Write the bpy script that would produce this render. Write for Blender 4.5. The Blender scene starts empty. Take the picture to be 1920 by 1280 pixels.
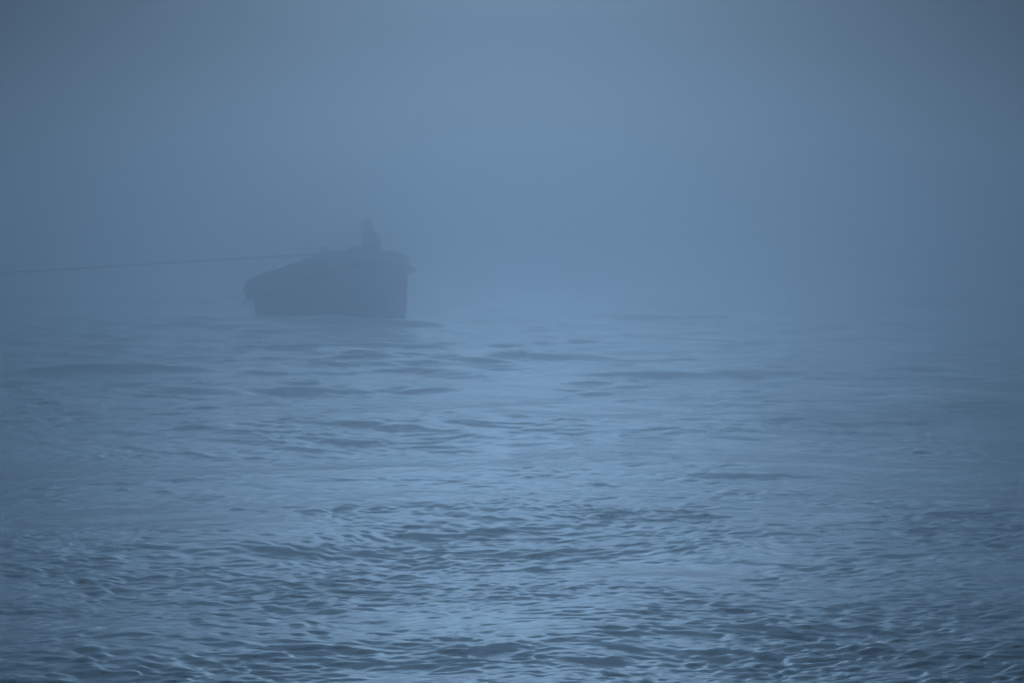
import bpy, bmesh, math, random
import numpy as np
from mathutils import Vector, Matrix, noise as mnoise

S = bpy.context.scene
C = S.collection
R = math.radians

# ------------------------------------------------------------------ camera
CAM_H, FPX, HOR = 2.6, 5867.0, 370.0          # eye height, focal length in photo pixels, horizon row
cd = bpy.data.cameras.new('camera'); cam = bpy.data.objects.new('camera', cd); C.objects.link(cam)
cd.sensor_width = 36.0; cd.lens = 36.0 * FPX / 1920.0
cd.clip_start = 0.1; cd.clip_end = 20000
cam.location = (0, 0, CAM_H)
cam.rotation_euler = (R(90) - math.atan((640 - HOR) / FPX), 0, 0)
S.camera = cam

# ------------------------------------------------------------------ world, sun, exposure
SUN_EL, SUN_AZ = 9.0, 0.2                       # a low sun hidden by the fog, straight ahead
W = bpy.data.worlds.new('World'); S.world = W; W.use_nodes = True
nt = W.node_tree; nt.nodes.clear()
def N(t, typ, **kw):
    n = t.nodes.new(typ)
    for k, v in kw.items(): setattr(n, k, v)
    return n
def MATH(t, op, a, b=None, c=None):
    n = t.nodes.new('ShaderNodeMath'); n.operation = op
    for i, v in enumerate((a, b, c)):
        if v is None: continue
        if isinstance(v, (int, float)): n.inputs[i].default_value = v
        else: t.links.new(v, n.inputs[i])
    return n.outputs[0]
sky = N(nt, 'ShaderNodeTexSky', sky_type='NISHITA')
sky.sun_disc = False; sky.sun_elevation = R(SUN_EL); sky.sun_rotation = R(SUN_AZ)
sky.air_density = 1.0; sky.dust_density = 3.0; sky.ozone_density = 4.0
tc = N(nt, 'ShaderNodeTexCoord'); sx = N(nt, 'ShaderNodeSeparateXYZ')
nt.links.new(tc.outputs['Generated'], sx.inputs[0])
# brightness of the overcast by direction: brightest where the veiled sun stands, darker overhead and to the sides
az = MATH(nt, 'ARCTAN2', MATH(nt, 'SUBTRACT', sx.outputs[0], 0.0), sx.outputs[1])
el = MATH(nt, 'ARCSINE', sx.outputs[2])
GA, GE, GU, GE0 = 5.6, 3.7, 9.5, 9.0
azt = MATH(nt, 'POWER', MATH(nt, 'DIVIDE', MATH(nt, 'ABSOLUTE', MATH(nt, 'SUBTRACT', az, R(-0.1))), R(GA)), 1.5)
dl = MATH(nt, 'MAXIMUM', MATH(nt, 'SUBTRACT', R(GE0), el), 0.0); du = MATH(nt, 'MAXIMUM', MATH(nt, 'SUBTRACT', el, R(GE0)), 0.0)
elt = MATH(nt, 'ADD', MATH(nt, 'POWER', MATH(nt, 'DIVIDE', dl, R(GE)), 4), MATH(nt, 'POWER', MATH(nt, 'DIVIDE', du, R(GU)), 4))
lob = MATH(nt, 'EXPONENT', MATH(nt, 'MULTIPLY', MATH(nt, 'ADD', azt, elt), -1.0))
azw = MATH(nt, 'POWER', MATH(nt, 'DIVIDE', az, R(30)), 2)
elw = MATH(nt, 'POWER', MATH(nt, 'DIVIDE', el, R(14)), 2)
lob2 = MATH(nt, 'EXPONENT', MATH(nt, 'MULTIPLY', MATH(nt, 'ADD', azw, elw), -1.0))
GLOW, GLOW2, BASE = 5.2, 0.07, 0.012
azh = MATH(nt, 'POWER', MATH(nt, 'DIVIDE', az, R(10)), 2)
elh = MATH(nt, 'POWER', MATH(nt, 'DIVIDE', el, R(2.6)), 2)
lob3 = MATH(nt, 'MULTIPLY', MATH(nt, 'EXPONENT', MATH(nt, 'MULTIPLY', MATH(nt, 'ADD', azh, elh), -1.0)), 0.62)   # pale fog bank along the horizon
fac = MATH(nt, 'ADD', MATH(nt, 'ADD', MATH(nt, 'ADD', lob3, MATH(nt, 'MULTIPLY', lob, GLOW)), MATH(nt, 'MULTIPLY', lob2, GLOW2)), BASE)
# cloud cover evens the sky's colour out: mix the clear sky with the grey blue of the overcast
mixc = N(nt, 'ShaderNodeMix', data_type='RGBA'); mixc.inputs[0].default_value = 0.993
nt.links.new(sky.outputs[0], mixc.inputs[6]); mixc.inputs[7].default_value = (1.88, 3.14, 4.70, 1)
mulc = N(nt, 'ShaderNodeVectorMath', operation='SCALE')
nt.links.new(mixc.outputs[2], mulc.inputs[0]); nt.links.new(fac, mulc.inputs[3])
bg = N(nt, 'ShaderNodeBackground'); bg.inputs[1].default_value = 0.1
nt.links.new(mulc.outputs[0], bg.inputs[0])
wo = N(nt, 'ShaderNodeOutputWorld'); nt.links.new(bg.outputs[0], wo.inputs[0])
W.cycles.sampling_method = 'MANUAL'; W.cycles.sample_map_resolution = 2048

sd = bpy.data.lights.new('sun', 'SUN'); sd.energy = 0.2; sd.angle = R(40); sd.color = (0.3, 0.62, 1.0)
sd.specular_factor = 0.3
sun = bpy.data.objects.new('sun', sd); C.objects.link(sun)
sun.rotation_euler = (R(90 - 30), 0, R(180 - SUN_AZ)); sun.location = (0, 50, 60)
sun.rotation_euler = Vector((0, math.cos(R(30)), math.sin(R(30)))).to_track_quat('Z', 'Y').to_euler()

S.view_settings.view_transform = 'Standard'; S.view_settings.look = 'None'
S.view_settings.exposure = 0.1; S.view_settings.gamma = 1.0
try: S.view_settings.use_curve_mapping = False
except Exception: pass
cy = S.cycles
cy.volume_bounces = 6; cy.max_bounces = 8; cy.use_denoising = True
cy.volume_step_rate = 1.0; cy.sample_clamp_indirect = 3.0

# ------------------------------------------------------------------ helpers
def tag(o, label=None, cat=None, group=None, kind=None):
    if label: o['label'] = label
    if cat: o['category'] = cat
    if group: o['group'] = group
    if kind: o['kind'] = kind
    return o
def mat(name, col, rough=0.6, spec=0.4, var=0.25, scale=6.0, bump=0.0, metal=0.0):
    m = bpy.data.materials.new(name); m.use_nodes = True
    t = m.node_tree; b = t.nodes['Principled BSDF']
    tcn = N(t, 'ShaderNodeTexCoord'); nz = N(t, 'ShaderNodeTexNoise')
    nz.inputs['Scale'].default_value = scale; nz.inputs['Detail'].default_value = 5
    t.links.new(tcn.outputs['Object'], nz.inputs['Vector'])
    mx = N(t, 'ShaderNodeMix', data_type='RGBA')
    mx.inputs[6].default_value = tuple(c * (1 - var) for c in col) + (1,)
    mx.inputs[7].default_value = tuple(min(1, c * (1 + var)) for c in col) + (1,)
    t.links.new(nz.outputs['Fac'], mx.inputs[0]); t.links.new(mx.outputs[2], b.inputs['Base Color'])
    b.inputs['Roughness'].default_value = rough; b.inputs['Metallic'].default_value = metal
    b.inputs['Specular IOR Level'].default_value = spec
    if bump:
        bp = N(t, 'ShaderNodeBump'); bp.inputs['Strength'].default_value = bump; bp.inputs['Distance'].default_value = 0.01
        t.links.new(nz.outputs['Fac'], bp.inputs['Height']); t.links.new(bp.outputs[0], b.inputs['Normal'])
    return m
def obj(name, verts, faces, m, parent=None, smooth=True, bevel=0):
    me = bpy.data.meshes.new(name); me.from_pydata([tuple(v) for v in verts], [], faces)
    bm = bmesh.new(); bm.from_mesh(me); bmesh.ops.recalc_face_normals(bm, faces=bm.faces); bm.to_mesh(me); bm.free()
    if smooth: me.polygons.foreach_set('use_smooth', [True] * len(me.polygons))
    me.materials.append(m)
    o = bpy.data.objects.new(name, me); C.objects.link(o)
    if parent: o.parent = parent
    if bevel:
        b = o.modifiers.new('bevel', 'BEVEL'); b.width = bevel; b.segments = 3; b.limit_method = 'ANGLE'
    return o
def catmull(pts, n):
    pts = [Vector(p) for p in pts]; out = []
    P = [2 * pts[0] - pts[1]] + pts + [2 * pts[-1] - pts[-2]]
    for i in range(1, len(P) - 2):
        for k in range(n):
            t = k / n
            a, b, c, d = P[i - 1], P[i], P[i + 1], P[i + 2]
            out.append(0.5 * ((2 * b) + (c - a) * t + (2 * a - 5 * b + 4 * c - d) * t * t + (3 * b - a - 3 * c + d) * t ** 3))
    out.append(pts[-1]); return out
def tube_data(path, rad, seg=10, closed=False, squash=1.0):
    vs, fs = [], []; n = len(path)
    for i, p in enumerate(path):
        a = path[(i - 1) % n] if (closed or i > 0) else p
        b = path[(i + 1) % n] if (closed or i < n - 1) else p
        d = (b - a).normalized()
        s = d.cross(Vector((0, 0, 1)));  s = s.normalized() if s.length > 1e-4 else Vector((1, 0, 0))
        u = s.cross(d).normalized()
        r = rad[i] if isinstance(rad, (list, tuple)) else rad
        for k in range(seg):
            an = 2 * math.pi * k / seg
            vs.append(p + s * math.cos(an) * r + u * math.sin(an) * r * squash)
    m = n if closed else n - 1
    for i in range(m):
        for k in range(seg):
            j = (i + 1) % n
            fs.append((i * seg + k, i * seg + (k + 1) % seg, j * seg + (k + 1) % seg, j * seg + k))
    if not closed:
        fs.append(tuple(range(seg))[::-1]); fs.append(tuple((n - 1) * seg + k for k in range(seg)))
    return vs, fs
def join_data(*parts):
    V, F = [], []
    for v, f in parts:
        o = len(V); V += list(v); F += [tuple(i + o for i in q) for q in f]
    return V, F
def box_data(c, s):
    x, y, z = c; a, b, h = (k / 2 for k in s)
    v = [Vector((x + i * a, y + j * b, z + k * h)) for i in (-1, 1) for j in (-1, 1) for k in (-1, 1)]
    return v, [(0, 1, 3, 2), (4, 6, 7, 5), (0, 4, 5, 1), (2, 3, 7, 6), (0, 2, 6, 4), (1, 5, 7, 3)]
def dist_of(py): return FPX * CAM_H / (py - HOR)          # distance of flat water seen in photo row py
def ground(px, py):
    d = dist_of(py); return (px - 960) / FPX * d, d

# ------------------------------------------------------------------ water
rng = np.random.default_rng(7)
def axis_cols():
    core = np.arange(-0.20, 0.2001, 0.0004)
    out = [0.20]; st = 0.0005
    while out[-1] < 6: out.append(out[-1] + st); st *= 1.06
    o = np.array(out[1:])
    return np.concatenate([-o[::-1], core, o])
def axis_rows():
    ys = [12.0]
    while ys[-1] < 4000:
        y = ys[-1]
        st = 3.6e-5 * y * y
        if y > 160: st = max(st, 0.02 * y)
        ys.append(y + st)
    near = [12.0]; st = 0.04
    while near[-1] > -90: near.append(near[-1] - st); st *= 1.03
    return np.array(near[1:][::-1] + ys)
u = axis_cols(); yv = axis_rows()
w = np.sqrt(yv ** 2 + 8 ** 2)
X = (u[None, :] * w[:, None]).astype(np.float32); Y = np.repeat(yv[:, None], len(u), 1).astype(np.float32)
sy = np.gradient(yv)[:, None]; sxs = np.gradient(u)[None, :] * w[:, None]
SP = np.maximum(sy, sxs).astype(np.float32)

def fnoise(x, y, s, seed, oct=3):
    """smooth random field made of a few dozen long waves, about -1..1"""
    r = np.random.default_rng(seed); o = np.zeros_like(x); tot = 0
    for k in range(14 * oct):
        f = 2 * math.pi / s * (1.7 ** (k % oct)) * r.uniform(0.6, 1.4); a = r.uniform(0, 2 * math.pi); p = r.uniform(0, 6.28)
        am = 0.6 ** (k % oct); tot += am * am / 2
        o += am * np.sin(f * (math.cos(a) * x + math.sin(a) * y) + p)
    return o / (2.0 * math.sqrt(tot))
warp_x = X + 0.12 * fnoise(X, Y, 3.0, 11); warp_y = Y + 0.18 * fnoise(X, Y, 3.5, 12)
# where the water is choppy (near) and where it is slick (middle distance)
edge = 26.0 + 0.42 * X * (26 / np.maximum(Y, 8)) + 1.8 * fnoise(X, Y, 9, 21)
chop = 1 / (1 + np.exp((Y - edge) / 2.5))
far_l = 1 / (1 + np.exp(-(Y - 34) / 3)) / (1 + np.exp((X + 0.5) / 1.6))
gust = np.clip(1 + 0.55 * fnoise(X, Y, 5, 31) + 0.35 * fnoise(X, Y, 1.7, 32), 0.15, 2.2)
rip = (0.42 + 0.58 * chop + 0.8 * far_l) * gust
farw = 1 + 0.9 / (1 + np.exp(-(Y - 42) / 4))
H = np.zeros_like(X)
def add_band(L0, L1, n, slope, amp_field, wx, wy, seed, spread=1.1, main=math.pi / 2):
    global H
    r = np.random.default_rng(seed)
    for i in range(n):
        L = L0 * (L1 / L0) ** r.uniform(); k = 2 * math.pi / L
        a = main + r.normal(0, spread)
        fade = np.clip((L / np.maximum(SP, 1e-4) - 2.2) / 2.5, 0, 1)
        am = slope / k * math.sqrt(2.0 / n)
        H += (am * amp_field * fade * np.sin(k * (math.cos(a) * wx + math.sin(a) * wy) + r.uniform(0, 6.28))).astype(np.float32)
add_band(0.06, 0.12, 54, 0.07, rip, warp_x, warp_y, 1, 0.85)
add_band(0.10, 0.22, 76, 0.10, rip, warp_x, warp_y, 2, 0.75)
add_band(0.22, 0.45, 50, 0.058, rip, warp_x, warp_y, 3, 0.65)
add_band(0.45, 1.6, 44, 0.045, (0.55 + 0.45 * rip) * farw, X, Y, 4, 0.55)
add_band(2.2, 6.0, 40, 0.024, farw, X, Y, 5, 0.6)
add_band(6.0, 14.0, 16, 0.018, farw, X, Y, 6, 0.5)
H = H + 0.3 * H * np.abs(H) / 0.25                      # peakier crests
def ridge(px, py, a, wd, h, skew=0.0):
    global H
    cx, cyy = ground(px, py); h = h * (0.65 if py > 780 else 0.95)
    wd = wd * (0.75 if py > 780 else 0.55); dx = X - cx; dy = Y - cyy - skew * dx + 0.12 * a * np.sin(dx / a * 2.3 + px)
    H += (h * np.exp(-(dx / a) ** 2) * np.exp(-np.where(dy < 0, (dy / wd) ** 2, (dy / (wd * 2)) ** 2))).astype(np.float32)
ridge(700, 938, 0.55, 0.35, 0.035, 0.5); ridge(820, 960, 0.3, 0.25, 0.02)
ridge(1400, 890, 0.6, 0.35, 0.05, 0.3); ridge(1560, 898, 0.5, 0.3, 0.035, -0.4)
ridge(680, 614, 3.4, 1.1, 0.19); ridge(280, 655, 3.2, 1.3, 0.17, 0.15); ridge(720, 663, 2.4, 0.9, 0.15); ridge(520, 668, 1.6, 0.9, 0.08); ridge(100, 748, 1.2, 0.7, 0.10); ridge(180, 700, 1.6, 0.8, 0.12)
ridge(120, 935, 0.6, 0.4, 0.035); ridge(560, 748, 1.3, 0.8, 0.05); ridge(880, 640, 2.2, 1.0, 0.09)
ridge(1020, 1060, 0.35, 0.2, 0.03); ridge(480, 1035, 0.5, 0.25, 0.03, -0.5); ridge(850, 1205, 0.4, 0.2, 0.025)
ridge(1820, 975, 0.35, 0.25, 0.04); ridge(1100, 905, 0.7, 0.4, 0.03, 0.6); ridge(1450, 760, 1.6, 0.7, 0.05, 0.5)
H = np.where(Y < 3500, H, 0).astype(np.float32)
nr, nc = X.shape
co = np.stack([X, Y, H], -1).reshape(-1, 3).astype(np.float32)
idx = np.arange(nr * nc).reshape(nr, nc)
q = np.stack([idx[:-1, :-1], idx[:-1, 1:], idx[1:, 1:], idx[1:, :-1]], -1).reshape(-1, 4).astype(np.int32)
me = bpy.data.meshes.new('water')
me.vertices.add(len(co)); me.vertices.foreach_set('co', co.ravel())
me.loops.add(q.size); me.loops.foreach_set('vertex_index', q.ravel())
me.polygons.add(len(q)); me.polygons.foreach_set('loop_start', np.arange(0, q.size, 4, dtype=np.int32))
me.polygons.foreach_set('loop_total', np.full(len(q), 4, np.int32))
me.polygons.foreach_set('use_smooth', np.ones(len(q), bool))
me.update(calc_edges=True)
water = bpy.data.objects.new('water', me); C.objects.link(water); tag(water, kind='structure')
def water_height(x, y):
    j = int(np.clip(np.searchsorted(yv, y), 0, nr - 1)); i = int(np.clip(np.searchsorted(u, x / w[j]), 0, nc - 1))
    return float(H[j, i])

wm = bpy.data.materials.new('sea_water'); wm.use_nodes = True
t = wm.node_tree; b = t.nodes['Principled BSDF']
b.inputs['IOR'].default_value = 1.333; b.inputs['Roughness'].default_value = 0.13
tcn = N(t, 'ShaderNodeTexCoord')
def noise_node(scale, detail, sxyz=(1, 1, 1), off=(0, 0, 0)):
    mp = N(t, 'ShaderNodeMapping'); mp.inputs['Scale'].default_value = sxyz; mp.inputs['Location'].default_value = off
    t.links.new(tcn.outputs['Object'], mp.inputs[0])
    n = N(t, 'ShaderNodeTexNoise'); n.inputs['Scale'].default_value = scale; n.inputs['Detail'].default_value = detail
    t.links.new(mp.outputs[0], n.inputs['Vector']); return n.outputs['Fac'], n
sxn = N(t, 'ShaderNodeSeparateXYZ'); t.links.new(tcn.outputs['Object'], sxn.inputs[0])
jag, _ = noise_node(2.4, 9, (1, 0.35, 0.3), (3, 1, 0))
jag0, _ = noise_node(0.45, 3, (1, 0.5, 0.3), (9, 4, 0))
def blob(px, py, a, bb, skew):
    cx, cyy = ground(px, py)
    bb *= 0.75; dx = MATH(t, 'SUBTRACT', sxn.outputs[0], cx)
    dy = MATH(t, 'SUBTRACT', MATH(t, 'SUBTRACT', sxn.outputs[1], cyy), MATH(t, 'MULTIPLY', dx, skew))
    r = MATH(t, 'SQRT', MATH(t, 'ADD', MATH(t, 'POWER', MATH(t, 'DIVIDE', dx, a), 2), MATH(t, 'POWER', MATH(t, 'DIVIDE', dy, bb), 2)))
    return MATH(t, 'SUBTRACT', 1.0, r)
film = None
for a in ((1690, 784, 1.5, 2.0, 0.7), (1800, 762, 0.9, 1.4, 0.5), (1140, 836, 0.95, 1.6, 0.55), (1560, 800, 0.8, 1.2, 0.8), (1020, 848, 0.5, 1.0, 0.8),
          (1500, 752, 1.0, 1.5, 0.6)):
    v = blob(*a); film = v if film is None else MATH(t, 'MAXIMUM', film, v)
fl = MATH(t, 'ADD', film, MATH(t, 'MULTIPLY', MATH(t, 'SUBTRACT', jag, 0.5), 4.5))
fl = MATH(t, 'ADD', fl, MATH(t, 'MULTIPLY', MATH(t, 'SUBTRACT', jag0, 0.5), 0.8))
patch = MATH(t, 'MULTIPLY', MATH(t, 'MINIMUM', MATH(t, 'MAXIMUM', MATH(t, 'MULTIPLY', fl, 12.0), 0.0), 1.0), 1.0)
rim = MATH(t, 'MAXIMUM', MATH(t, 'SUBTRACT', 1.0, MATH(t, 'MULTIPLY', MATH(t, 'ABSOLUTE', fl), 9.0)), 0.0)
# thin lines of drifting scum in the slick water
ln, _ = noise_node(0.30, 6, (0.8, 0.7, 0.3), (17, 3, 0))
lnm, _ = noise_node(0.35, 2, (1, 0.4, 0.3), (2, 8, 0))
thin = MATH(t, 'MAXIMUM', MATH(t, 'SUBTRACT', 1.0, MATH(t, 'MULTIPLY', MATH(t, 'ABSOLUTE', MATH(t, 'SUBTRACT', ln, 0.5)), 160.0)), 0.0)
zone = MATH(t, 'MULTIPLY', MATH(t, 'GREATER_THAN', sxn.outputs[1], 31.0), MATH(t, 'LESS_THAN', sxn.outputs[1], 58.0))
zone = MATH(t, 'MULTIPLY', zone, MATH(t, 'GREATER_THAN', lnm, 0.47))
thin = MATH(t, 'MULTIPLY', thin, zone)
scum = MATH(t, 'MINIMUM', MATH(t, 'ADD', MATH(t, 'MULTIPLY', patch, 0.28), MATH(t, 'ADD', MATH(t, 'MULTIPLY', rim, 0.08), MATH(t, 'MULTIPLY', thin, 0.4))), 0.85)
deep, _ = noise_node(0.15, 3)
cm = N(t, 'ShaderNodeMix', data_type='RGBA'); cm.inputs[6].default_value = (0.006, 0.018, 0.032, 1); cm.inputs[7].default_value = (0.010, 0.026, 0.040, 1)
t.links.new(deep, cm.inputs[0]); t.links.new(cm.outputs[2], b.inputs['Base Color'])
b2 = N(t, 'ShaderNodeBsdfPrincipled'); b2.inputs['Base Color'].default_value = (0.13, 0.14, 0.15, 1); b2.inputs['Roughness'].default_value = 0.55
mixs = N(t, 'ShaderNodeMixShader'); t.links.new(scum, mixs.inputs[0]); t.links.new(b.outputs[0], mixs.inputs[1]); t.links.new(b2.outputs[0], mixs.inputs[2])
t.links.new(mixs.outputs[0], t.nodes['Material Output'].inputs['Surface'])
n1, _ = noise_node(9, 6, (1, 1, 1)); n2, _ = noise_node(2.2, 5, (1, 1, 1), (5, 5, 0))
n3, _ = noise_node(26, 3, (0.7, 1, 1))
bh = MATH(t, 'ADD', MATH(t, 'ADD', MATH(t, 'MULTIPLY', n1, 0.3), n2), MATH(t, 'MULTIPLY', n3, 0.10))
bp = N(t, 'ShaderNodeBump'); bp.inputs['Strength'].default_value = 0.35; bp.inputs['Distance'].default_value = 0.03
t.links.new(bh, bp.inputs['Height']); t.links.new(bp.outputs[0], b.inputs['Normal'])
me.materials.append(wm)

# ------------------------------------------------------------------ haze
hv, hf = box_data((0, 1950, 1.35), (24000 * 2, 4200, 5.5))
hm = bpy.data.materials.new('haze'); hm.use_nodes = True; ht = hm.node_tree; ht.nodes.clear()
pv = N(ht, 'ShaderNodeVolumePrincipled')
pv.inputs['Color'].default_value = (0.95, 0.97, 1.0, 1); pv.inputs['Density'].default_value = 0.038
pv.inputs['Anisotropy'].default_value = 0.965
ho = N(ht, 'ShaderNodeOutputMaterial'); ht.links.new(pv.outputs[0], ho.inputs['Volume'])
haze = obj('haze', hv, hf, hm, smooth=False); tag(haze, 'pale blue sea fog hiding the horizon behind the boat', kind='stuff')

# ------------------------------------------------------------------ boat
M_hull = mat('weathered_hull_paint', (0.28, 0.29, 0.30), 0.5, var=0.4, scale=4, bump=0.3)
M_deck = mat('worn_deck_boards', (0.10, 0.095, 0.085), 0.8, var=0.35, scale=9, bump=0.4)
M_rub = mat('black_rubber', (0.05, 0.05, 0.052), 0.8, var=0.3, scale=14, bump=0.4)
M_metal = mat('galvanised_pipe', (0.28, 0.29, 0.30), 0.45, metal=0.7, scale=20)
M_wood = mat('dark_timber', (0.06, 0.045, 0.035), 0.7, scale=12, bump=0.4)
BPX, BPY = 610.0, 598.0
bx, by = ground(BPX, BPY); PXM = FPX / by
YAW, PIT = R(18), R(7)
boat = bpy.data.objects.new('workboat', None); C.objects.link(boat)
boat.location = (bx, by, 0); boat.rotation_euler = Matrix.Rotation(YAW, 3, 'Z').to_4x4().to_euler()
boat.rotation_euler = (Matrix.Rotation(YAW, 3, 'Z') @ Matrix.Rotation(-PIT, 3, 'Y')).to_euler()
tag(boat, 'small open workboat with raised bow, dark in the fog with a person aboard', 'boat')
def L(px, py):
    """a point of the boat's outline in the photo, in the boat's own length/height (m)"""
    a = (px - BPX) / PXM / math.cos(YAW); z = (BPY - py) / PXM
    return a * math.cos(PIT) + z * math.sin(PIT), -a * math.sin(PIT) + z * math.cos(PIT)
sheer_pts = [L(*p) for p in ((482, 527), (524, 512), (553, 503), (587, 490), (620, 481), (645, 474), (680, 474), (712, 473), (735, 475), (749, 481), (759, 491))]
ss = [p[0] for p in sheer_pts]; zz = [p[1] for p in sheer_pts]
s0, s1 = ss[0], ss[-1]
def sheer(s): return float(np.interp(s, ss, zz))
def half(s):
    f = (s - s0) / (s1 - s0)
    return 0.62 + 0.10 * math.sin(min(1, f / 0.6) * math.pi / 2) - (0.55 * ((f - 0.6) / 0.4) ** 2.6 if f > 0.6 else 0)
nst = 34; sec = 13; rows = []; 
def section(s, inset=0.0, keel=None):
    f = (s - s0) / (s1 - s0); bw = half(s) - inset; zt = sheer(s)
    pts = []
    for k in range(sec):
        v = k / (sec - 1)                       # 0 gunwale .. 1 keel
        wid = bw * (1 - 0.13 * v - 0.87 * max(0, (v - 0.45) / 0.55) ** 2.2)
        z = zt + (-0.42 - zt + 0.25 * max(0, f - 0.7)) * v ** 0.92
        rake = 0.20 * v * max(0, (f - 0.55) / 0.45) - 0.14 * v * max(0, (0.25 - f) / 0.25)
        pts.append((s - rake, wid, z))
    return pts
V, F = [], []
for i in range(nst):
    s = s0 + (s1 - s0) * i / (nst - 1); p = section(s)
    V += [(a, -y, z) for a, y, z in p] + [(a, y, z) for a, y, z in p[:-1][::-1]]
m = 2 * sec - 1
for i in range(nst - 1):
    for k in range(m - 1):
        F.append((i * m + k, i * m + k + 1, (i + 1) * m + k + 1, (i + 1) * m + k))
F.append(tuple(range(m))); F.append(tuple((nst - 1) * m + k for k in range(m))[::-1])
hull = obj('hull', V, F, M_hull, boat)
sm = hull.modifiers.new('thick', 'SOLIDIFY'); sm.thickness = 0.035; sm.offset = -1
# decks: a low well aft and a raised one forward
def deck_data(sa, sb, drop, n=12, thick=0.03, zfun=None):
    v = []; f = []
    for i in range(n):
        s = sa + (sb - sa) * i / (n - 1); z = (zfun(s) if zfun else sheer(s)) - drop; h = half(s) - 0.045 - 0.06 * drop
        v += [(s, -h, z), (s, h, z), (s, h, z - thick), (s, -h, z - thick)]
    for i in range(n - 1):
        for k in range(4): f.append((i * 4 + k, i * 4 + (k + 1) % 4, i * 4 + 4 + (k + 1) % 4, i * 4 + 4 + k))
    f.append((0, 1, 2, 3)); f.append(tuple((n - 1) * 4 + k for k in range(4))[::-1])
    return v, f
sm1 = L(640, 474)[0]
wz = sheer(s0) - 0.22
v, f = deck_data(s0 + 0.05, sm1, 0, zfun=lambda s: wz); obj('deck', v, f, M_deck, boat, False)
fz = L(690, 474)[1] - 0.36
v, f = deck_data(sm1, s1 - 0.05, 0.0, zfun=lambda s: fz + 0.12 * max(0, (s - sm1) / (s1 - sm1) - 0.6)); v2 = box_data((sm1 + 0.02, 0, (wz + fz) / 2 - 0.03), (0.04, 1.25, fz - wz - 0.02))
obj('foredeck', *join_data((v, f), v2), M_deck, boat, False)
# gunwale cap
path = [Vector((s0 + (s1 - s0) * i / 39, -half(s0 + (s1 - s0) * i / 39), sheer(s0 + (s1 - s0) * i / 39) + 0.01)) for i in range(40)]
loop = path + [Vector((s1 + 0.03, -0.08, sheer(s1) + .01)), Vector((s1 + 0.03, 0.08, sheer(s1) + .01))] + [Vector((p.x, -p.y, p.z)) for p in path[::-1]]
obj('gunwale', *tube_data(loop, 0.045, 10, True, 0.7), M_wood, boat)
# rubbing strake, standing well proud at the bow
sp = []
for i in range(40):
    fch = i / 39; s = s0 + (s1 + 0.10 - s0) * fch
    dz = -0.28 + 0.02 * math.sin(fch * 3)
    sp.append(Vector((s, -(half(min(s, s1)) + 0.02 + 0.06 * max(0, fch - 0.7)), sheer(min(s, s1)) + dz + 0.08 * max(0, (fch - 0.85) / 0.15))))
lp = sp + [Vector((s1 + 0.15, -0.07, sp[-1].z)), Vector((s1 + 0.15, 0.07, sp[-1].z))] + [Vector((p.x, -p.y, p.z)) for p in sp[::-1]]
obj('rubbing_strake', *tube_data(lp, 0.05, 10, True), M_rub, boat)
# rail of pipe round the bow
bl = [L(718, 503), L(745, 498), L(772, 503)]
rail = []
for k in range(25):
    an = -math.pi / 2 + math.pi * k / 24
    rail.append(Vector((L(735, 0)[0] * 0 + (s1 - 0.42) + 0.47 * math.cos(an), 0.42 * math.sin(an), L(765, 500)[1] + 0.02)))
stays = [tube_data([rail[k], Vector((s1 - 0.05 - 0.3 * (abs(k - 12) / 12), rail[k].y * 0.55, rail[k].z + 0.17))], 0.016, 8) for k in (4, 8, 12, 16, 20)]
up = [Vector((s1 - 0.36 + 0.42 * math.cos(-math.pi / 2 + math.pi * k / 24), 0.40 * math.sin(-math.pi / 2 + math.pi * k / 24), sheer(s1) + 0.05)) for k in range(25)]
stays.append(tube_data(up, 0.024, 8))
obj('bow_rail', *join_data(tube_data(rail, 0.028, 8), *stays), M_metal, boat)
# thick rubber fender wrapped round the stern, standing out beyond the transom
sa, za = L(473, 548)
pts = []
for k in range(21):
    an = -math.pi / 2 + math.pi * k / 20
    c, sn = math.cos(an), math.sin(an)
    pts.append(Vector((s0 + 0.10 - 0.16 * (abs(c) ** 0.5), 0.64 * math.copysign(abs(sn) ** 0.55, sn), sheer(s0) - 0.20)))
fv, ff = tube_data(pts, 0.13, 14, False, 1.45)
obj('stern_fender', fv, ff, M_rub, boat)
# tow post: a stub with a cross head
ps, pz = L(609, 478)
v1, f1 = tube_data([Vector((ps, 0, wz)), Vector((ps, 0, pz + 0.11))], 0.055, 14)
v2, f2 = tube_data([Vector((ps - 0.11, 0, pz + 0.05)), Vector((ps - 0.07, 0, pz + 0.055)), Vector((ps + 0.07, 0, pz + 0.055)), Vector((ps + 0.11, 0, pz + 0.05))], [0.03, 0.04, 0.04, 0.03], 10)
v3, f3 = tube_data([Vector((ps, 0, pz + 0.09)), Vector((ps, 0, pz + 0.15)), Vector((ps, 0, pz + 0.18))], [0.10, 0.095, 0.04], 14)
obj('tow_post', *join_data((v1, f1), (v2, f2), (v3, f3)), M_metal, boat)
# bench where the person sits
bs, bz = L(700, 487)
seat = obj('bench', *join_data(box_data((bs, 0, bz), (0.32, 1.10, 0.045)), box_data((bs, -0.42, (bz + fz) / 2 - 0.01), (0.24, 0.05, bz - fz - 0.04)), box_data((bs, 0.42, (bz + fz) / 2 - 0.01), (0.24, 0.05, bz - fz - 0.04))), M_wood, boat, False, 0.008)
obj('thwart', *box_data((L(545, 505)[0], 0, wz + 0.16), (0.24, 1.25, 0.04)), M_wood, boat, False, 0.006)

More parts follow.
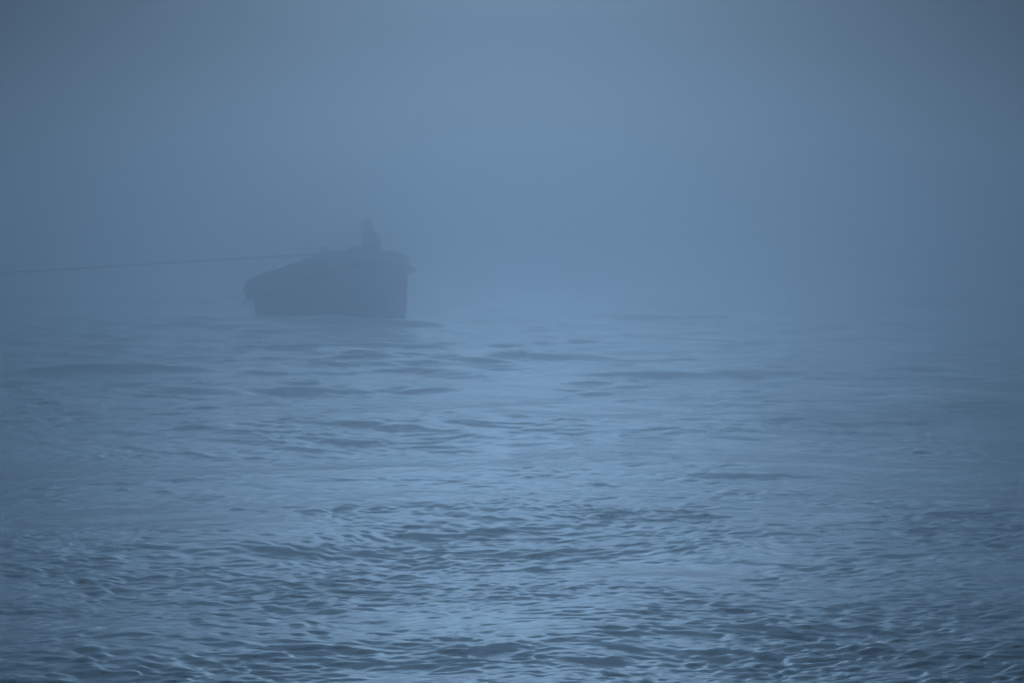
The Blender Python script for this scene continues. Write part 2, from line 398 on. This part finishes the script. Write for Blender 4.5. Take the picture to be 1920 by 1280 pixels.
# ------------------------------------------------------------------ person, seated, facing the stern
BM = Matrix.Translation(boat.location) @ boat.rotation_euler.to_matrix().to_4x4()
bottom = bz + 0.0225
person = bpy.data.objects.new('person', None); C.objects.link(person)
person.matrix_world = BM @ Matrix.Translation((bs + 0.02, 0.0, bottom)) @ Matrix.Rotation(math.pi, 4, 'Z') @ Matrix.Scale(1.06, 4)
tag(person, 'person in a dark hooded jacket sitting hunched near the bow of the boat', 'person')
M_skin = mat('skin', (0.36, 0.22, 0.16), 0.5, var=0.1)
M_jack = mat('dark_waterproof_jacket', (0.03, 0.035, 0.045), 0.55, var=0.3, scale=20, bump=0.3)
M_trou = mat('dark_oilskin_trousers', (0.035, 0.035, 0.03), 0.5, var=0.3, scale=18, bump=0.3)
M_boot = mat('rubber_boot', (0.02, 0.02, 0.02), 0.4)
def skin(name, chains, m, parent, levels=2, root=None):
    """chains: lists of (key, position, (rx, ry)); a key seen before joins that vertex"""
    keys, vs, rs, es = {}, [], [], []
    for ch in chains:
        prev = None
        for e in ch:
            k = e[0]
            if k not in keys:
                keys[k] = len(vs); vs.append(e[1]); rs.append(e[2] if isinstance(e[2], tuple) else (e[2], e[2]))
            if prev is not None: es.append((prev, keys[k]))
            prev = keys[k]
    me = bpy.data.meshes.new(name); me.from_pydata(vs, es, []); me.materials.append(m)
    o = bpy.data.objects.new(name, me); C.objects.link(o); o.parent = parent
    md = o.modifiers.new('skin', 'SKIN'); md.use_smooth_shade = True
    for i, r in enumerate(rs):
        d = me.skin_vertices[0].data[i]; d.radius = r; d.use_root = False
    me.skin_vertices[0].data[keys[root] if root else 0].use_root = True
    sb = o.modifiers.new('sub', 'SUBSURF'); sb.levels = levels; sb.render_levels = levels
    return o
# x forward, y left, z up, origin on the bench; torso leaning forward, head sunk into the hood
J = dict(pel=(0, 0, .10), wai=(.0, 0, .24), che=(.03, 0, .40), nk0=(.075, 0, .52), nk=(.11, 0, .57), hd=(.14, 0, .66), tp=(.125, 0, .75))
def arm(sgn):
    return [('s%d' % sgn, (.06, .175 * sgn, .475), .055), ('e%d' % sgn, (.14, .25 * sgn, .22), .042), ('w%d' % sgn, (.33, .17 * sgn, .165), .028)]
def leg(sgn):
    return [('h%d' % sgn, (.02, .10 * sgn, .10), .09), ('k%d' % sgn, (.40, .15 * sgn, .14), .06), ('c%d' % sgn, (.42, .15 * sgn, .0), .055), ('a%d' % sgn, (.43, .15 * sgn, -.14), .04), ('t%d' % sgn, (.56, .16 * sgn, -.165), .035)]
chains = [[('pel', J['pel'], (.13, .11)), ('wai', J['wai'], (.12, .10)), ('che', J['che'], (.14, .11)), ('nk0', J['nk0'], (.07, .07)), ('nk', J['nk'], .055), ('jaw', (.15, 0, .61), (.06, .062)), ('hd', J['hd'], (.076, .09)), ('tp', J['tp'], (.06, .07))],
          [('jaw', (.15, 0, .61), .06), ('chin', (.205, 0, .59), .028)]]
for sgn in (1, -1):
    chains.append([('che', J['che'], .1)] + arm(sgn) + [('p%d' % sgn, (.385, .155 * sgn, .185), (.035, .018)), ('q%d' % sgn, (.425, .15 * sgn, .19), (.036, .015))])
    for fi, (dy, ln) in enumerate(((-.030, .065), (-.010, .075), (.010, .070), (.030, .055))):
        q0 = Vector((.425, .15 * sgn + dy, .19))
        chains.append([('q%d' % sgn, None, None), ('f%d%d' % (sgn, fi), tuple(q0 + Vector((.018, 0, 0))), .009), ('g%d%d' % (sgn, fi), tuple(q0 + Vector((ln * .6, 0, -.012))), .009), ('i%d%d' % (sgn, fi), tuple(q0 + Vector((ln * .8, 0, -.012 - ln * .45))), .0075)])
    chains.append([('p%d' % sgn, None, None), ('u%d' % sgn, (.40, .15 * sgn - .045 * sgn, .178), .011), ('v%d' % sgn, (.43, .15 * sgn - .058 * sgn, .165), .009)])
    chains.append([('pel', J['pel'], .1)] + leg(sgn))
body = skin('body', chains, M_skin, person, 2, 'pel')
# face
hx, hz = .14, .665
def blobm(name, c, r, m, parent, seg=12):
    bm = bmesh.new(); bmesh.ops.create_uvsphere(bm, u_segments=seg, v_segments=seg, radius=1)
    me = bpy.data.meshes.new(name)
    for v in bm.verts: v.co = Vector((v.co.x * r[0] + c[0], v.co.y * r[1] + c[1], v.co.z * r[2] + c[2]))
    bm.to_mesh(me); bm.free(); me.polygons.foreach_set('use_smooth', [True] * len(me.polygons)); me.materials.append(m)
    o = bpy.data.objects.new(name, me); C.objects.link(o); o.parent = parent; return o
M_eye = mat('eye', (0.3, 0.3, 0.3), 0.2); M_lip = mat('lips', (0.28, 0.12, 0.10), 0.5)
for sgn in (1, -1): blobm('eye', (.218, .03 * sgn, .668), (.010, .014, .009), M_eye, body)
blobm('nose', (.232, 0, .640), (.020, .013, .024), M_skin, body)
blobm('mouth', (.222, 0, .608), (.010, .024, .006), M_lip, body)
# clothes
def grow(ch, k): return [(a, b, tuple(r * k for r in c) if isinstance(c, tuple) else c * k) for a, b, c in ch]
jc = [[('pel', (0.02, 0, .09), (.18, .17)), ('wai', (.02, 0, .25), (.20, .20)), ('che', (.025, 0, .39), (.22, .20)), ('nk0', (.05, 0, .50), (.175, .17)), ('col', (.075, 0, .585), (.125, .13))]]
for sgn in (1, -1): jc.append([('che', None, None)] + grow(arm(sgn), 1.85))
skin('jacket', jc, M_jack, person, 2, 'pel')
tcn_ = [[('pel', (0, 0, .09), (.15, .13))] + [(a, b_, c * 1.35) for a, b_, c in leg(1)[:4]], [('pel', None, None)] + [(a, b_, c * 1.35) for a, b_, c in leg(-1)[:4]]]
skin('trousers', tcn_, M_trou, person, 2, 'pel')
for sgn in (1, -1):
    skin('boot', [[('a', (.425, .15 * sgn, -.02), .085), ('b', (.43, .15 * sgn, -.13), .068), ('c', (.50, .155 * sgn, -.155), .058), ('d', (.60, .16 * sgn, -.165), .045)]], M_boot, person, 2)
# hood: open shell round the head
hv_, hf_ = [], []
nu, nv = 20, 12
for i in range(nv):
    th = math.pi * (0.02 + 0.70 * i / (nv - 1))         # from back pole towards the face opening
    for k in range(nu):
        ph = 2 * math.pi * k / nu
        rr = math.sin(th)
        hv_.append((.098 - .140 * math.cos(th), .120 * rr * math.cos(ph), .668 + .145 * rr * math.sin(ph) + 0.03 * (1 - rr) * (1 if th < 1.5 else 0) - (.05 * rr if math.sin(ph) < -.5 else 0)))
for i in range(nv - 1):
    for k in range(nu): hf_.append((i * nu + k, i * nu + (k + 1) % nu, (i + 1) * nu + (k + 1) % nu, (i + 1) * nu + k))
hf_.append(tuple(range(nu)))
hood = obj('hood', hv_, hf_, M_jack, person); sd_ = hood.modifiers.new('thick', 'SOLIDIFY'); sd_.thickness = 0.012

# ------------------------------------------------------------------ bundle of gear on the raised deck
gs, gz = L(656, 462)
gv, gf = [], []
nu, nv = 36, 22; gh = gz - fz - 0.012
for i in range(nv + 1):
    th = math.pi * i / nv
    for k in range(nu):
        ph = 2 * math.pi * k / nu
        d = Vector((math.sin(th) * math.cos(ph), math.sin(th) * math.sin(ph), math.cos(th)))
        n_ = 1 + 0.16 * mnoise.noise(d * 2.2) + 0.07 * mnoise.noise(d * 6)
        z = max(-1.0, d.z * 1.25) if d.z < 0 else d.z
        gv.append(Vector((d.x * 0.17 * n_ * (1.25 - 0.25 * d.z), d.y * 0.20 * n_ * (1.2 - 0.2 * d.z), (z * (n_ if d.z > 0 else 1) + 1) * gh / 2)))
for i in range(nv):
    for k in range(nu): gf.append((i * nu + k, i * nu + (k + 1) % nu, (i + 1) * nu + (k + 1) % nu, (i + 1) * nu + k))
bundle = bpy.data.objects.new('gear_bundle', None); C.objects.link(bundle)
bundle.matrix_world = BM @ Matrix.Translation((gs, -0.28, fz + 0.006))
tag(bundle, 'low dark bundle of gear on the deck just left of the seated person', 'bundle')
obj('tarpaulin', gv, gf, mat('dark_tarpaulin', (0.03, 0.035, 0.04), 0.6, scale=16, bump=0.5), bundle)
lash = [Vector((0.19 * math.cos(a) * 1.12, 0.02 + 0.03 * math.sin(2 * a), gh * 0.5 + gh * 0.52 * math.sin(a))) for a in [2 * math.pi * k / 40 for k in range(40)]]
obj('lashing', *tube_data(lash, 0.012, 6, True), mat('lashing_cord', (0.08, 0.07, 0.06), 0.8), bundle)

# ------------------------------------------------------------------ rope
p0 = BM @ Vector((ps - 0.05, -0.03, pz + 0.03))
def at(px, py, d): return Vector(((px - 960) / FPX * d, d, CAM_H - (py - HOR) / FPX * d))
ends = [p0, at(450, 484.6, by - 3.0), at(300, 493.6, by - 6), at(150, 503, by - 9), at(0, 512, by - 12), at(-400, 540, by - 19), at(-900, 580, by - 26), at(-1300, 640, by - 31), at(-1600, 720, by - 34)]
pth = catmull(ends, 40)
rv, rf = [], []
rope_r = 0.0135
for ph0 in (0, 2.0944, 4.1888):
    sub = []
    for i, p in enumerate(pth):
        a = ph0 + i * 1.15
        j = 0.35 * rope_r * math.sin(i * 0.7)
        sub.append(p + Vector((0, math.cos(a) * rope_r * 0.55, math.sin(a) * rope_r * 0.55 + j * 0.4)))
    v, f = tube_data(sub, rope_r * 0.75, 6); rv, rf = join_data((rv, rf), (v, f))
wrap = []
for i in range(50):
    a = i / 50 * 2 * math.pi * 3
    wrap.append(BM @ Vector((ps + 0.072 * math.cos(a), 0.072 * math.sin(a), pz - 0.01 + 0.04 * i / 50)))
rv, rf = join_data((rv, rf), tube_data(wrap, rope_r, 6))
kr = random.Random(4)
for i in range(14, len(pth) - 60, 17):          # small knots and weed caught on the line
    i = 44 if i < 60 and i > 35 else i + kr.randint(-6, 6); p = pth[i]; r = rope_r * (2.8 if i == 44 else kr.uniform(1.4, 2.1))
    d = (pth[i + 1] - pth[i - 1]).normalized()
    rv, rf = join_data((rv, rf), tube_data([p - d * r * 1.6, p - d * r * .7, p + d * r * .7, p + d * r * 1.6], [r * .4, r, r * .9, r * .4], 8))
rope = obj('tow_rope', rv, rf, mat('wet_rope', (0.06, 0.055, 0.045), 0.8, scale=40, bump=0.3)); tag(rope, 'long taut rope running left from the post on the boat', 'rope')
